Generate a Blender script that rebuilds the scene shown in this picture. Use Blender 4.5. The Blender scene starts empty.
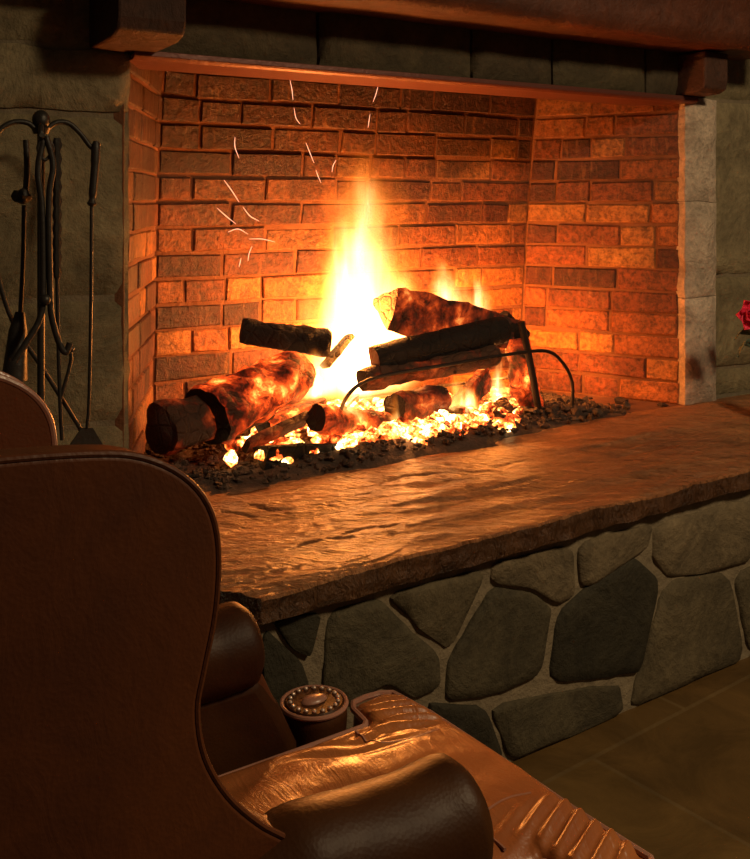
import bpy, bmesh, math, random
from mathutils import Vector, Matrix, noise
random.seed(7)
C = bpy.context.scene.collection
S = bpy.context.scene
V3 = Vector
# ------------------------------------------------------------------ camera, world, light
CAMZ = 1.09; HZ = 205.0; F = 1000.0
cd = bpy.data.cameras.new('camera'); cam = bpy.data.objects.new('camera', cd); C.objects.link(cam)
cam.location = (0, 0, CAMZ); cam.rotation_euler = (math.pi/2, 0, 0)
cd.sensor_fit = 'VERTICAL'; cd.sensor_height = 24.0; cd.lens = 24.0*F/859.0
cd.shift_y = -(429.5-HZ)/859.0; cd.clip_start = 0.02
S.camera = cam
S.view_settings.view_transform = 'Standard'; S.view_settings.look = 'None'
S.view_settings.exposure = 0.0; S.view_settings.gamma = 1.0
S.view_settings.use_curve_mapping = False
w = bpy.data.worlds.new('world'); S.world = w; w.use_nodes = True
w.node_tree.nodes['Background'].inputs[0].default_value = (0.60, 0.44, 0.32, 1)
w.node_tree.nodes['Background'].inputs[1].default_value = 0.034
def lamp(name, kind, loc, energy, color, size=.1, rot=None):
    l = bpy.data.lights.new(name, kind); l.energy = energy; l.color = color
    if kind == 'AREA': l.size = size
    else: l.shadow_soft_size = size
    o = bpy.data.objects.new(name, l); o.location = loc; C.objects.link(o)
    if rot: o.rotation_euler = rot
    return o
# added unseen light on the right, stands for room lighting and brightens the jamb
lamp('room_key_light', 'AREA', (1.75, 0.75, 2.35), 40, (1.0, .76, .44), .35, (math.radians(22), 0, math.radians(-5)))
# ------------------------------------------------------------------ frames of reference
HC = 0.62; HEARTH = CAMZ-HC
P0 = V3((-.531, 2.168, 0)); U = V3((.848, .530, 0)).normalized(); N = V3((-U.y, U.x, 0))
OW = 1.759                      # opening width
ZL = 1.406                      # underside of lintel
def W(a, b, z): p = P0+U*a+N*b; return V3((p.x, p.y, z))
def fl(x, y, z=HEARTH):         # point of a horizontal plane
    d = (CAMZ-z)*F/(y-HZ); return V3(((x-375)/F*d, d, z))
def wp(x, y, b):                # point of a vertical plane parallel to the fireplace wall
    q = (x-375)/F; d = (b+N.dot(P0))/(N.x*q+N.y); return V3((q*d, d, CAMZ-(y-HZ)/F*d))
# ------------------------------------------------------------------ materials
class NT:
    def __init__(s, name):
        s.m = bpy.data.materials.new(name); s.m.use_nodes = True; s.t = s.m.node_tree; s.t.nodes.clear()
        s.out = s.n('ShaderNodeOutputMaterial')
    def n(s, k, **kw):
        o = s.t.nodes.new(k)
        for a, v in kw.items(): setattr(o, a, v)
        return o
    def l(s, a, b): s.t.links.new(a, b)
    def setin(s, node, key, v):
        if hasattr(v, 'is_linked') or isinstance(v, bpy.types.NodeSocket): s.l(v, node.inputs[key])
        else: node.inputs[key].default_value = v
    def coord(s, scale=(1, 1, 1), kind='Object', rot=(0, 0, 0)):
        tc = s.n('ShaderNodeTexCoord'); mp = s.n('ShaderNodeMapping'); s.l(tc.outputs[kind], mp.inputs[0])
        mp.inputs['Scale'].default_value = scale; mp.inputs['Rotation'].default_value = rot; return mp.outputs[0]
    def noise(s, vec, scale, detail=6, rough=.6, dist=0):
        n = s.n('ShaderNodeTexNoise'); s.l(vec, n.inputs['Vector']); n.inputs['Scale'].default_value = scale
        n.inputs['Detail'].default_value = detail; n.inputs['Roughness'].default_value = rough; n.inputs['Distortion'].default_value = dist
        return n.outputs['Fac']
    def vor(s, vec, scale, feat='F1'):
        n = s.n('ShaderNodeTexVoronoi', feature=feat); s.l(vec, n.inputs['Vector']); n.inputs['Scale'].default_value = scale
        return n.outputs['Distance']
    def ramp(s, fac, stops):
        r = s.n('ShaderNodeValToRGB'); s.l(fac, r.inputs[0]); e = r.color_ramp.elements
        while len(e) < len(stops): e.new(.5)
        for i, (p, c) in enumerate(stops):
            e[i].position = p; e[i].color = (c, c, c, 1) if isinstance(c, (int, float)) else (*c, 1)
        return r.outputs[0]
    def math(s, op, a, b=0.0, clamp=False):
        m = s.n('ShaderNodeMath', operation=op, use_clamp=clamp); s.setin(m, 0, a); s.setin(m, 1, b); return m.outputs[0]
    def mix(s, fac, a, b, mode='MIX'):
        m = s.n('ShaderNodeMix', data_type='RGBA', blend_type=mode); s.setin(m, 0, fac)
        for i, v in ((6, a), (7, b)):
            if isinstance(v, tuple): m.inputs[i].default_value = (*v, 1)
            else: s.l(v, m.inputs[i])
        return m.outputs[2]
    def bump(s, h, strength=.5, dist=.01, prev=None):
        b = s.n('ShaderNodeBump'); b.inputs['Strength'].default_value = strength; b.inputs['Distance'].default_value = dist
        s.l(h, b.inputs['Height'])
        if prev is not None: s.l(prev, b.inputs['Normal'])
        return b.outputs[0]
    def pbr(s, col, rough=.6, normal=None, metal=0., spec=.5, coat=0., emis=None, estr=0.):
        p = s.n('ShaderNodeBsdfPrincipled'); I = p.inputs
        if isinstance(col, tuple): I['Base Color'].default_value = (*col, 1)
        else: s.l(col, I['Base Color'])
        s.setin(p, 'Roughness', rough); I['Metallic'].default_value = metal; I['Specular IOR Level'].default_value = spec
        I['Coat Weight'].default_value = coat; I['Coat Roughness'].default_value = .25
        if normal is not None: s.l(normal, I['Normal'])
        if emis is not None:
            if isinstance(emis, tuple): I['Emission Color'].default_value = (*emis, 1)
            else: s.l(emis, I['Emission Color'])
            s.setin(p, 'Emission Strength', estr)
        s.l(p.outputs[0], s.out.inputs[0]); return s.m

def m_brick(name, tint=1.0, smoke=.86, gn=1.0):
    t = NT(name); v = t.coord(); g = t.n('ShaderNodeNewGeometry').outputs['Random Per Island']
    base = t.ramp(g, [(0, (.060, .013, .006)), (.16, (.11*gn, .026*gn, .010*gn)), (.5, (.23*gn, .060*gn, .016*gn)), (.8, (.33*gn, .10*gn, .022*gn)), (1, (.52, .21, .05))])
    n1 = t.noise(v, 9, 6, .65); n2 = t.noise(v, 60, 5, .75); n3 = t.noise(t.coord((30, 30, 5)), 1.6, 6, .7)
    soot = t.ramp(n1, [(.34, .28), (.58, 1.15)])
    c = t.mix(.55, base, soot, 'MULTIPLY')
    # soot left by the smoke above the fire, patchy
    sx = t.n('ShaderNodeSeparateXYZ'); t.l(v, sx.inputs[0])
    zz = t.math('ADD', sx.outputs[2], t.math('MULTIPLY', t.math('SUBTRACT', t.noise(v, 3.2, 5, .6), .5), 1.1))
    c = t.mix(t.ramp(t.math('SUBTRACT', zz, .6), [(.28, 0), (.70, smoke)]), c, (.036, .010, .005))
    spots = t.ramp(n2, [(.38, .22), (.60, 1.45)])
    c = t.mix(.75, c, spots, 'MULTIPLY')
    lt = t.ramp(n3, [(.56, 0), (.76, .40)])
    c = t.mix(lt, c, (.50, .24, .08))
    b = t.bump(n2, .8, .012); b = t.bump(n1, .5, .02, b)
    r = t.ramp(n3, [(.3, .62), (.7, .40)])
    return t.pbr(c, r, b)
def m_mortar(name, c1, c2, sc=25):
    t = NT(name); v = t.coord(); n1 = t.noise(v, sc, 6, .7); n2 = t.noise(v, 4, 4)
    c = t.mix(n2, c1, c2); c = t.mix(.6, c, t.ramp(n1, [(.3, .5), (.7, 1.15)]), 'MULTIPLY')
    return t.pbr(c, .85, t.bump(n1, .9, .012))
def m_stone(name, cols, sc=5, rough=.75, island=True, bumpd=.02, spec=.4):
    t = NT(name); v = t.coord(); n1 = t.noise(v, sc, 8, .65, .6); n2 = t.noise(v, sc*8, 6, .75); n3 = t.noise(v, sc*.6, 3)
    k = len(cols)-1
    src = t.n('ShaderNodeNewGeometry').outputs['Random Per Island'] if island else n3
    base = t.ramp(src, [(i/k, c) for i, c in enumerate(cols)])
    c = t.mix(.75, base, t.ramp(n1, [(.32, .45), (.66, 1.35)]), 'MULTIPLY')
    c = t.mix(.6, c, t.ramp(n2, [(.35, .55), (.65, 1.25)]), 'MULTIPLY')
    b = t.bump(n2, .7, bumpd*.4); b = t.bump(n1, .8, bumpd, b)
    return t.pbr(c, rough, b, spec=spec)
M = {}
M['brick'] = m_brick('firebrick'); M['brick_glow'] = m_brick('firelit_firebrick', 1, .5, 1.45)  # second brick lightened and less sooted, firelight put into its colour
M['brick_mortar'] = m_mortar('brick_mortar', (.13, .04, .018), (.30, .12, .045))
M['stone'] = m_stone('wall_stone', [(.24, .185, .098), (.32, .245, .135), (.28, .215, .115), (.37, .285, .16)], bumpd=.03)
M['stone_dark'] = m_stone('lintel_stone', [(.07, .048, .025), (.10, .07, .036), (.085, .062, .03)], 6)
M['jamb'] = m_stone('jamb_stone', [(.66, .49, .35), (.80, .61, .46), (.72, .54, .40)], 9, bumpd=.035)
M['mortar'] = m_mortar('stone_mortar', (.22, .165, .10), (.31, .235, .145))
M['mantel'] = m_stone('mantel_wood', [(.09, .027, .012), (.14, .038, .017)], 5, .5, False)
M['corbel'] = m_stone('corbel_stone', [(.07, .028, .016), (.11, .042, .024)], 9, .6, False)
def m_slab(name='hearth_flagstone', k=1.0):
    t = NT(name)
    rz = math.radians(-33)
    v = t.coord(); vs = t.coord((1, 4.5, 1), rot=(0, 0, rz)); n1 = t.noise(vs, 3.0, 8, .62, .8); n2 = t.noise(v, 70, 6, .8); n3 = t.noise(v, 2.2, 4)
    n4 = t.noise(t.coord((1, 6, 1), rot=(0, 0, rz)), 11, 4, .6, 1.2)
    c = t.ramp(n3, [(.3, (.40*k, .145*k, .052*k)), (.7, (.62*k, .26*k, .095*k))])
    c = t.mix(.6, c, t.ramp(n1, [(.36, .5), (.6, 1.2)]), 'MULTIPLY')
    c = t.mix(.5, c, t.ramp(n2, [(.35, .6), (.65, 1.3)]), 'MULTIPLY')
    # cracks along the bedding of the stone
    steps = t.ramp(n1, [(.30, 0), (.40, .25), (.405, .42), (.50, .5), (.505, .72), (.62, .8), (.625, 1.0)])
    b = t.bump(n2, .8, .010); b = t.bump(t.noise(v, 28, 5, .7), .8, .016, b); b = t.bump(n4, .9, .022, b); b = t.bump(steps, 1.0, .03, b)
    return t.pbr(c, t.ramp(n2, [(.3, .46), (.7, .30)]), b, spec=.6)
M['slab'] = m_slab(); M['slab_edge'] = m_slab('shaded_slab_edge', .26)  # edge is a shaded copy: slab colour darkened against the room light
def m_floor():
    t = NT('slate_floor'); v = t.coord((1, 1, 1), rot=(0, 0, math.radians(-38)))
    b = t.n('ShaderNodeTexBrick'); t.l(v, b.inputs['Vector'])
    for k, val in (('Scale', 1.0), ('Mortar Size', .006), ('Mortar Smooth', .4), ('Bias', 0), ('Brick Width', .62), ('Row Height', .43)): b.inputs[k].default_value = val
    b.inputs['Color1'].default_value = (.10, .052, .016, 1); b.inputs['Color2'].default_value = (.145, .08, .024, 1); b.inputs['Mortar'].default_value = (.15, .09, .035, 1)
    n1 = t.noise(t.coord(), 5, 7, .65, 1.0)
    c = t.mix(.6, b.outputs['Color'], t.ramp(n1, [(.35, .5), (.68, 1.4)]), 'MULTIPLY')
    bb = t.bump(n1, .4, .012); bb = t.bump(b.outputs['Fac'], -.5, .006, bb) if False else bb
    return t.pbr(c, .45, bb, spec=.4)
M['floor'] = m_floor()
def m_iron(name='wrought_iron', c=(.035, .03, .028), r=.42, metal=.7):
    t = NT(name); n = t.noise(t.coord(), 60, 4)
    return t.pbr(c, r, t.bump(n, .5, .004), metal=metal)
M['iron'] = m_iron(); M['bar'] = m_iron('rusty_steel', (.15, .045, .03), .45, .3)
M['tool'] = m_iron('aged_black_iron', (.05, .042, .036), .45, .4)
M['grate'] = m_iron('sooty_iron', (.03, .02, .016), .5, .4)
def m_log(name, col, glow=0., th=.56, gs=28, rough=.8):
    t = NT(name); v = t.coord((1, 1, 1)); n1 = t.noise(v, 22, 8, .7, .6); n2 = t.vor(t.coord((1, 1, 1)), gs, 'DISTANCE_TO_EDGE'); n3 = t.noise(v, 9, 4, .6)
    c = t.mix(n1, tuple(x*.35 for x in col), tuple(min(1, x*1.7) for x in col))
    b = t.bump(n1, 1.0, .02); b = t.bump(t.ramp(n2, [(0, 0), (.12, 1)]), .7, .006, b)
    if glow <= 0: return t.pbr(c, rough, b)
    heat = t.math('MULTIPLY', t.ramp(n3, [(th-.10, 0), (th+.16, 1)]), t.ramp(n1, [(.36, 0), (.62, 1)]))
    ec = t.ramp(heat, [(0, (.5, .015, .002)), (.55, (1, .11, .012)), (1, (1, .38, .07))])
    return t.pbr(c, rough, b, emis=ec, estr=t.math('MULTIPLY', heat, glow))
M['char'] = m_log('charred_wood', (.012, .007, .005))
M['char_hot'] = m_log('charred_wood_glowing', (.03, .014, .009), 3.4, .50)
M['char_face'] = m_log('scorched_split_wood', (.075, .035, .022), 1.2, .52)
M['bark'] = m_log('scorched_bark', (.10, .042, .022), .7, .58)
M['bark_hot'] = m_log('burning_bark', (.09, .032, .018), 3.4, .47)
M['cut'] = m_log('cut_end_grain', (.07, .028, .02))
M['cut_pale'] = m_log('split_wood_face', (.34, .20, .13))
def m_ember(name, s, th):
    t = NT(name); v = t.coord(); n3 = t.noise(v, 13, 4, .6); n1 = t.noise(v, 55, 5, .7)
    g = t.n('ShaderNodeNewGeometry').outputs['Random Per Island']
    h = t.math('ADD', t.math('MULTIPLY', t.ramp(n3, [(th-.1, 0), (th+.14, 1)]), .75), t.math('MULTIPLY', t.ramp(g, [(.35, 0), (1, 1)]), .45))
    h = t.math('MULTIPLY', h, t.ramp(n1, [(.3, .15), (.6, 1)]))
    ec = t.ramp(h, [(0, (.4, .01, .002)), (.3, (1, .09, .01)), (.62, (1, .36, .06)), (1, (1, .74, .34))])
    return t.pbr((.03, .02, .018), .9, t.bump(n1, 1, .01), emis=ec, estr=t.math('MULTIPLY', t.math('POWER', h, 1.6), s))
M['ember'] = m_ember('glowing_coals', 9.0, .40)
M['ash'] = m_stone('ash_and_cinders', [(.05, .03, .022), (.09, .055, .04), (.14, .09, .06)], 14, .9, True)
def m_leather(name, c1, c2, rough=.36, wr=.5, nscale=6, coat=.2, sp=.45):
    t = NT(name); v = t.coord(); n1 = t.noise(v, nscale, 5, .6, .5); n2 = t.vor(v, 260); n3 = t.noise(t.coord((6, 1.6, 3)), 5, 5, .6, 1.5)
    c = t.mix(t.ramp(n1, [(.35, 0), (.68, 1)]), c1, c2)
    b = t.bump(n2, .10, .002); b = t.bump(n3, wr, .012, b)
    return t.pbr(c, t.ramp(n1, [(.3, rough+.1), (.7, rough-.05)]), b, coat=coat, spec=sp)
M['leather'] = m_leather('brown_leather', (.095, .024, .007), (.165, .045, .012), .45, .12)
M['leather_seat'] = m_leather('worn_tan_leather', (.34, .10, .028), (.52, .18, .05), .30, .25)
M['leather_dark'] = m_leather('dark_brown_leather', (.036, .010, .003), (.085, .030, .007), .46, .05, coat=.0, sp=.22)
M['piping'] = m_leather('leather_piping', (.34, .15, .10), (.48, .24, .17), .28, .05)
M['nail'] = m_iron('antique_nail', (.80, .60, .48), .3, .6)
M['wood'] = m_stone('dark_turned_wood', [(.05, .02, .01), (.08, .03, .015)], 8, .4, False)
def m_plain(name, c, r=.6, e=None, es=0):
    t = NT(name); n = t.noise(t.coord(), 40, 4)
    return t.pbr(t.mix(n, tuple(x*.7 for x in c), tuple(min(1, x*1.25) for x in c)), r, t.bump(n, .3, .004), emis=e, estr=es)
M['petal'] = m_plain('red_petal', (.85, .03, .09), .5); M['leaf'] = m_plain('grey_green_leaf', (.10, .13, .09), .6)
M['vase'] = m_plain('dark_vase_glaze', (.06, .05, .045), .3)
M['spark'] = m_plain('glowing_spark', (.3, .1, .05), .6, (1, .42, .25), 2.2)
# ------------------------------------------------------------------ mesh helpers
class MB:
    def __init__(s): s.v = []; s.f = []; s.mi = []; s.cur = 0
    def add(s, vs, fs, mi=None):
        o = len(s.v); s.v += [tuple(p) for p in vs]; s.f += [tuple(o+i for i in f) for f in fs]; s.mi += [s.cur if mi is None else mi]*len(fs)
    def hexa(s, P, mi=None):   # 8 pts: bottom 4, top 4
        s.add(P, [(3, 2, 1, 0), (4, 5, 6, 7), (0, 1, 5, 4), (1, 2, 6, 5), (2, 3, 7, 6), (3, 0, 4, 7)], mi)
    def box(s, lo, hi, fn=lambda x, y, z: (x, y, z), mi=None):
        x0, y0, z0 = lo; x1, y1, z1 = hi
        s.hexa([fn(*p) for p in ((x0, y0, z0), (x1, y0, z0), (x1, y1, z0), (x0, y1, z0), (x0, y0, z1), (x1, y0, z1), (x1, y1, z1), (x0, y1, z1))], mi)
    def cham(s, u0, u1, z0, z1, front, back, fn, c=.006, j=0):
        # block with chamfered face; fn(u, b, z); front at b=front (towards viewer, smaller)
        r = lambda: random.uniform(-j, j)
        o = [(u0+r(), z0+r()), (u1+r(), z0+r()), (u1+r(), z1+r()), (u0+r(), z1+r())]
        cu, cz = (u0+u1)/2, (z0+z1)/2
        inn = [(u+(c if u < cu else -c), z+(c if z < cz else -c)) for u, z in o]
        P = [fn(u, back, z) for u, z in o]+[fn(u, front+c, z) for u, z in o]+[fn(u, front+r()*.5, z) for u, z in inn]
        fs = [(8, 9, 10, 11)]
        for i in range(4):
            k = (i+1) % 4; fs += [(i, k, 4+k, 4+i), (4+i, 4+k, 8+k, 8+i)]
        fs.append((3, 2, 1, 0)); s.add(P, fs)
    def tube(s, pts, r, seg=10, cap=True, mi=None, capmi=None, sq=1.0, shape=None, wob=0, seed=0):
        pts = [V3(p) for p in pts]; n = len(pts)
        if not isinstance(r, (list, tuple)): r = [r]*n
        T = [(pts[min(i+1, n-1)]-pts[max(i-1, 0)]).normalized() for i in range(n)]
        a = V3((0, 0, 1)) if abs(T[0].z) < .9 else V3((1, 0, 0))
        X = T[0].cross(a).normalized(); vs = []
        for i in range(n):
            X = (X-T[i]*X.dot(T[i])).normalized(); Y = T[i].cross(X)
            for k in range(seg):
                th = 2*math.pi*k/seg; rr = r[i]
                if shape: rr *= shape(th)
                d = X*math.cos(th)+Y*math.sin(th)*sq
                p = pts[i]+d*rr
                if wob: p = pts[i]+d*rr*(1+wob*noise.noise(p*22+V3((seed, seed, 0)))+wob*.6*noise.noise(p*60+V3((seed, 0, seed))))
                vs.append(p)
        fs = []
        for i in range(n-1):
            for k in range(seg):
                k2 = (k+1) % seg; fs.append((i*seg+k, i*seg+k2, (i+1)*seg+k2, (i+1)*seg+k))
        s.add(vs, fs, mi)
        if cap:
            s.add(vs[:seg], [tuple(range(seg))[::-1]], capmi if capmi is not None else mi); s.add(vs[-seg:], [tuple(range(seg))], capmi if capmi is not None else mi)
    def ball(s, c, r, sub=6, sc=(1, 1, 1), wob=0, rot=None):
        c = V3(c); vs = []; fs = []; nu = sub*2; R = rot or Matrix.Identity(3)
        for i in range(sub+1):
            ph = math.pi*i/sub
            for k in range(nu):
                th = 2*math.pi*k/nu; d = V3((math.sin(ph)*math.cos(th), math.sin(ph)*math.sin(th), math.cos(ph)))
                rr = r*(1+wob*noise.noise(d*1.6+c*37))
                vs.append(c+R@V3((d.x*rr*sc[0], d.y*rr*sc[1], d.z*rr*sc[2])))
        for i in range(sub):
            for k in range(nu):
                k2 = (k+1) % nu
                fs.append((i*nu+k, (i+1)*nu+k, (i+1)*nu+k2, i*nu+k2))
        s.add(vs, fs)
    def lathe(s, prof, c=(0, 0, 0), seg=24):
        vs = []; fs = []
        for r, z in prof:
            for k in range(seg): th = 2*math.pi*k/seg; vs.append((c[0]+r*math.cos(th), c[1]+r*math.sin(th), c[2]+z))
        for i in range(len(prof)-1):
            for k in range(seg): k2 = (k+1) % seg; fs.append((i*seg+k, i*seg+k2, (i+1)*seg+k2, (i+1)*seg+k))
        fs.append(tuple(range(seg))[::-1]); fs.append(tuple((len(prof)-1)*seg+k for k in range(seg))); s.add(vs, fs)
    def prism(s, poly, fn, h0, h1):
        n = len(poly); vs = [fn(p[0], h0, p[1]) for p in poly]+[fn(p[0], h1, p[1]) for p in poly]
        fs = [tuple(range(n)), tuple(range(2*n-1, n-1, -1))]+[(i, i+n, (i+1) % n+n, (i+1) % n) for i in range(n)]
        s.add(vs, fs)
    def build(s, name, mats, parent=None, smooth=True, merge=True, bevel=0, bseg=2, sub=0, origin=None, angle=40):
        me = bpy.data.meshes.new(name); 
        off = V3(origin) if origin is not None else V3((0, 0, 0))
        me.from_pydata([tuple(V3(p)-off) for p in s.v], [], s.f)
        for m in (mats if isinstance(mats, (list, tuple)) else [mats]): me.materials.append(m)
        me.polygons.foreach_set('material_index', s.mi)
        bm = bmesh.new(); bm.from_mesh(me)
        if merge: bmesh.ops.remove_doubles(bm, verts=bm.verts, dist=1e-5)
        bmesh.ops.recalc_face_normals(bm, faces=bm.faces)
        for f in bm.faces: f.smooth = smooth
        if smooth:
            for e in bm.edges:
                if len(e.link_faces) == 2 and e.calc_face_angle(0) > math.radians(angle): e.smooth = False
        bm.to_mesh(me); bm.free()
        o = bpy.data.objects.new(name, me); C.objects.link(o); o.location = off
        if parent: o.parent = parent; 
        if parent and origin is not None: o.location = off-parent.location
        elif parent: o.location = -parent.location if parent.rotation_euler.z == 0 and not parent.get('local') else (0, 0, 0)
        if bevel:
            b = o.modifiers.new('bevel', 'BEVEL'); b.width = bevel; b.segments = bseg; b.limit_method = 'ANGLE'; b.angle_limit = math.radians(35)
        if sub:
            b = o.modifiers.new('sub', 'SUBSURF'); b.levels = sub; b.render_levels = sub
        return o
def tag(o, label, cat, group=None, kind=None):
    if label: o['label'] = label
    if cat: o['category'] = cat
    if group: o['group'] = group
    if kind: o['kind'] = kind
    return o
def empty(name, loc, label, cat, rz=0, group=None, local=False):
    o = bpy.data.objects.new(name, None); C.objects.link(o); o.location = loc; o.rotation_euler = (0, 0, rz)
    o.empty_display_size = .05
    if local: o['local'] = 1
    return tag(o, label, cat, group)
def struct(o): o['kind'] = 'structure'; return o
def bez(pts, n=8):     # Catmull-Rom through points
    P = [V3(p) for p in pts]; P = [P[0]*2-P[1]]+P+[P[-1]*2-P[-2]]; out = []
    for i in range(1, len(P)-2):
        for k in range(n):
            t = k/n; a, b, c, d = P[i-1:i+3]
            out.append(.5*((2*b)+(c-a)*t+(2*a-5*b+4*c-d)*t*t+(3*b-a-3*c+d)*t**3))
    out.append(P[-2]); return out
# ------------------------------------------------------------------ floor
m = MB(); m.add([(-3, -1.5, 0), (4.5, -1.5, 0), (4.5, 4.6, 0), (-3, 4.6, 0), (-3, -1.5, -.05), (4.5, -1.5, -.05), (4.5, 4.6, -.05), (-3, 4.6, -.05)],
      [(0, 1, 2, 3), (7, 6, 5, 4), (0, 4, 5, 1), (1, 5, 6, 2), (2, 6, 7, 3), (3, 7, 4, 0)])
struct(m.build('floor', M['floor'], smooth=False))
# ------------------------------------------------------------------ stone walls
def ashlar(name, a0, a1, rows, b, thick, stone, joints=None, zlo=0, zhi=2.2, minw=.3, maxw=.55, g=.012, seed=1):
    rnd = random.Random(seed); m = MB()
    m.box((a0, b+.012, zlo), (a1, b+thick, zhi), W, 1)
    for i in range(len(rows)-1):
        z0, z1 = rows[i], rows[i+1]
        xs = joints.get(i) if joints and i in joints else None
        if xs is None:
            xs = [a0]; x = a0+rnd.uniform(minw*.5, maxw)
            while x < a1-minw*.6: xs.append(x); x += rnd.uniform(minw, maxw)
            xs.append(a1)
        for k in range(len(xs)-1):
            u0 = xs[k]+(g*.5 if k else 0); u1 = xs[k+1]-(g*.5 if k < len(xs)-2 else 0)
            block(m, u0, u1, z0+g*.5, z1-g*.5, b+rnd.uniform(-.006, .004), b+.03, 6)
    return m.build(name, [stone, M['mortar']], angle=60)
def block(m, u0, u1, z0, z1, f, bk, n=6):
    # rough-faced block: subdivided front with noise, rounded edge
    nu = max(3, int((u1-u0)/.025)); nz = max(3, int((z1-z0)/.025)); vs = []; fs = []
    for j in range(nz+1):
        for i in range(nu+1):
            u = u0+(u1-u0)*i/nu; z = z0+(z1-z0)*j/nz
            e = min(i, nu-i, j, nz-j)
            p = V3((u*9, z*9, f*40)); d = noise.noise(p)*.006+noise.noise(p*3.1)*.003
            if e == 0:
                u += noise.noise(p*2.2+V3((5, 0, 0)))*.006; z += noise.noise(p*2.2+V3((0, 7, 0)))*.006; d = .012
            vs.append(W(u, f+d, z))
    for j in range(nz):
        for i in range(nu):
            a = j*(nu+1)+i; fs.append((a, a+1, a+nu+2, a+nu+1))
    m.add(vs, fs, 0)
    ring = [j for j in range(nu+1)]+[(j+1)*(nu+1)-1 for j in range(1, nz+1)]+[nz*(nu+1)+i for i in range(nu-1, -1, -1)]+[j*(nu+1) for j in range(nz-1, 0, -1)]
    rv = [vs[i] for i in ring]; bv = [p+N*(bk-f) for p in rv]; k = len(rv)
    m.add(rv+bv, [(i, (i+1) % k, (i+1) % k+k, i+k) for i in range(k)], 0)
zt = 2.2
rowsL = [0, .22, .47, .62, .891, 1.284, 1.424, 1.72, zt]
struct(ashlar('wall_left', -1.5, 0.0, rowsL, 0, .30, M['stone'], {5: [-1.5, -.62, 0.0], 4: [-1.5, -.95, -.345, 0.0], 6: [-1.5, -.7, -.13, 0.0], 3: [-1.5, -.8, 0.0], 2: [-1.5, -.6, -.2, 0]}, seed=3))
rowsR = [0, .25, .47, .562, .860, 1.43, 1.72, zt]
struct(ashlar('wall_right', OW+.145, 3.4, rowsR, .03, .27, M['stone'], {2: [OW+.145, 2.4, 3.4], 3: [OW+.145, 2.25, 3.4], 4: [OW+.145, 2.5, 3.4]}, seed=5))
# wall above the lintel
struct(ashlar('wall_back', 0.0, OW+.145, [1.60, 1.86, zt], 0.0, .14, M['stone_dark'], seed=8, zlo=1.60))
# ------------------------------------------------------------------ fireplace
fp = empty('fireplace', W(OW/2, 0, 0), 'wide stone fireplace with brick firebox and long raised flagstone hearth', 'fireplace')
DEP = .50; SP = .23; LEAN = .07
def wall_fn(pa, pb, lean):
    # pa, pb: (a,b) plan points; returns fn(u, depth, z) with u along pa->pb, depth outwards to the solid behind
    A = V3((pa[0], pa[1], 0)); B = V3((pb[0], pb[1], 0)); D = (B-A); L = D.length; D.normalize(); Q = V3((-D.y, D.x, 0))
    def fn(u, dp, z):
        k = max(0, z-HEARTH)/(ZL-HEARTH); p = A+D*u+Q*dp
        bb = p.y-lean*k*k*max(0, min(1, p.y/DEP)); return W(p.x, bb, z)
    return fn, L
def brickwall(name, pa, pb, lean, seed, z1=2.1, mat='brick'):
    fn, L = wall_fn(pa, pb, lean); rnd = random.Random(seed); m = MB(); ch = .0704; bl = .222
    # mortar sheet with thickness
    nz = 24; vs = []; 
    for dp in (.0045, .09):
        for i in range(nz+1):
            z = HEARTH-.03+(z1-HEARTH+.03)*i/nz; vs += [fn(-.02, dp, z), fn(L+.02, dp, z)]
    fs = []; o = 2*(nz+1)
    for i in range(nz):
        fs += [(2*i, 2*i+1, 2*i+3, 2*i+2), (o+2*i+2, o+2*i+3, o+2*i+1, o+2*i), (2*i, 2*i+2, o+2*i+2, o+2*i), (2*i+1, o+2*i+1, o+2*i+3, 2*i+3)]
    fs += [(0, o, o+1, 1), (2*nz, 2*nz+1, o+2*nz+1, o+2*nz)]
    m.add(vs, fs, 1)
    nr = int((z1-HEARTH)/ch)
    for r in range(nr):
        z0 = HEARTH+r*ch-.005; x = -(bl*.5 if r % 2 else 0)-rnd.uniform(0, .03)
        while x < L:
            ln = bl*rnd.choice([1, 1, 1, .55, 1.05]) if rnd.random() < .85 else bl*.5
            u0 = max(0, x)+.004; u1 = min(L, x+ln)-.004
            if u1-u0 > .03:
                m.cham(u0, u1, z0+.0045+rnd.uniform(-.002, .002), z0+ch-.0045+rnd.uniform(-.002, .002), rnd.uniform(-.004, .002), .03, fn, .0035, .0025)
            x += ln
    return m.build(name, [M[mat], M['brick_mortar']], fp, smooth=False, merge=False)
brickwall('brick_back_wall', (SP, DEP), (OW-SP, DEP), LEAN, 1)
brickwall('brick_side_wall', (0, 0.02), (SP, DEP), LEAN, 2)
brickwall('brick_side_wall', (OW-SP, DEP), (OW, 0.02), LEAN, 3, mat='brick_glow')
# firebox floor, unseen lid added to block world light, and front of the chimney throat
m = MB(); m.prism([(-.05, 0), (OW+.05, 0), (OW+.05, DEP+.15), (-.05, DEP+.15)], lambda a, h, b: W(a, b, h), HEARTH-.06, HEARTH-.004)
m.build('firebox_floor', M['brick_mortar'], fp, smooth=False)
m = MB(); m.prism([(-.3, -.0), (OW+.3, -.0), (OW+.3, DEP+.3), (-.3, DEP+.3)], lambda a, h, b: W(a, b, h), 2.1, 2.16)
m.build('light_block_lid', M['brick_mortar'], fp, smooth=False)
m = MB(); m.box((0, .14, ZL+.02), (OW, .22, 2.1), W); m.build('chimney_breast', M['brick_mortar'], fp, smooth=False)
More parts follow.
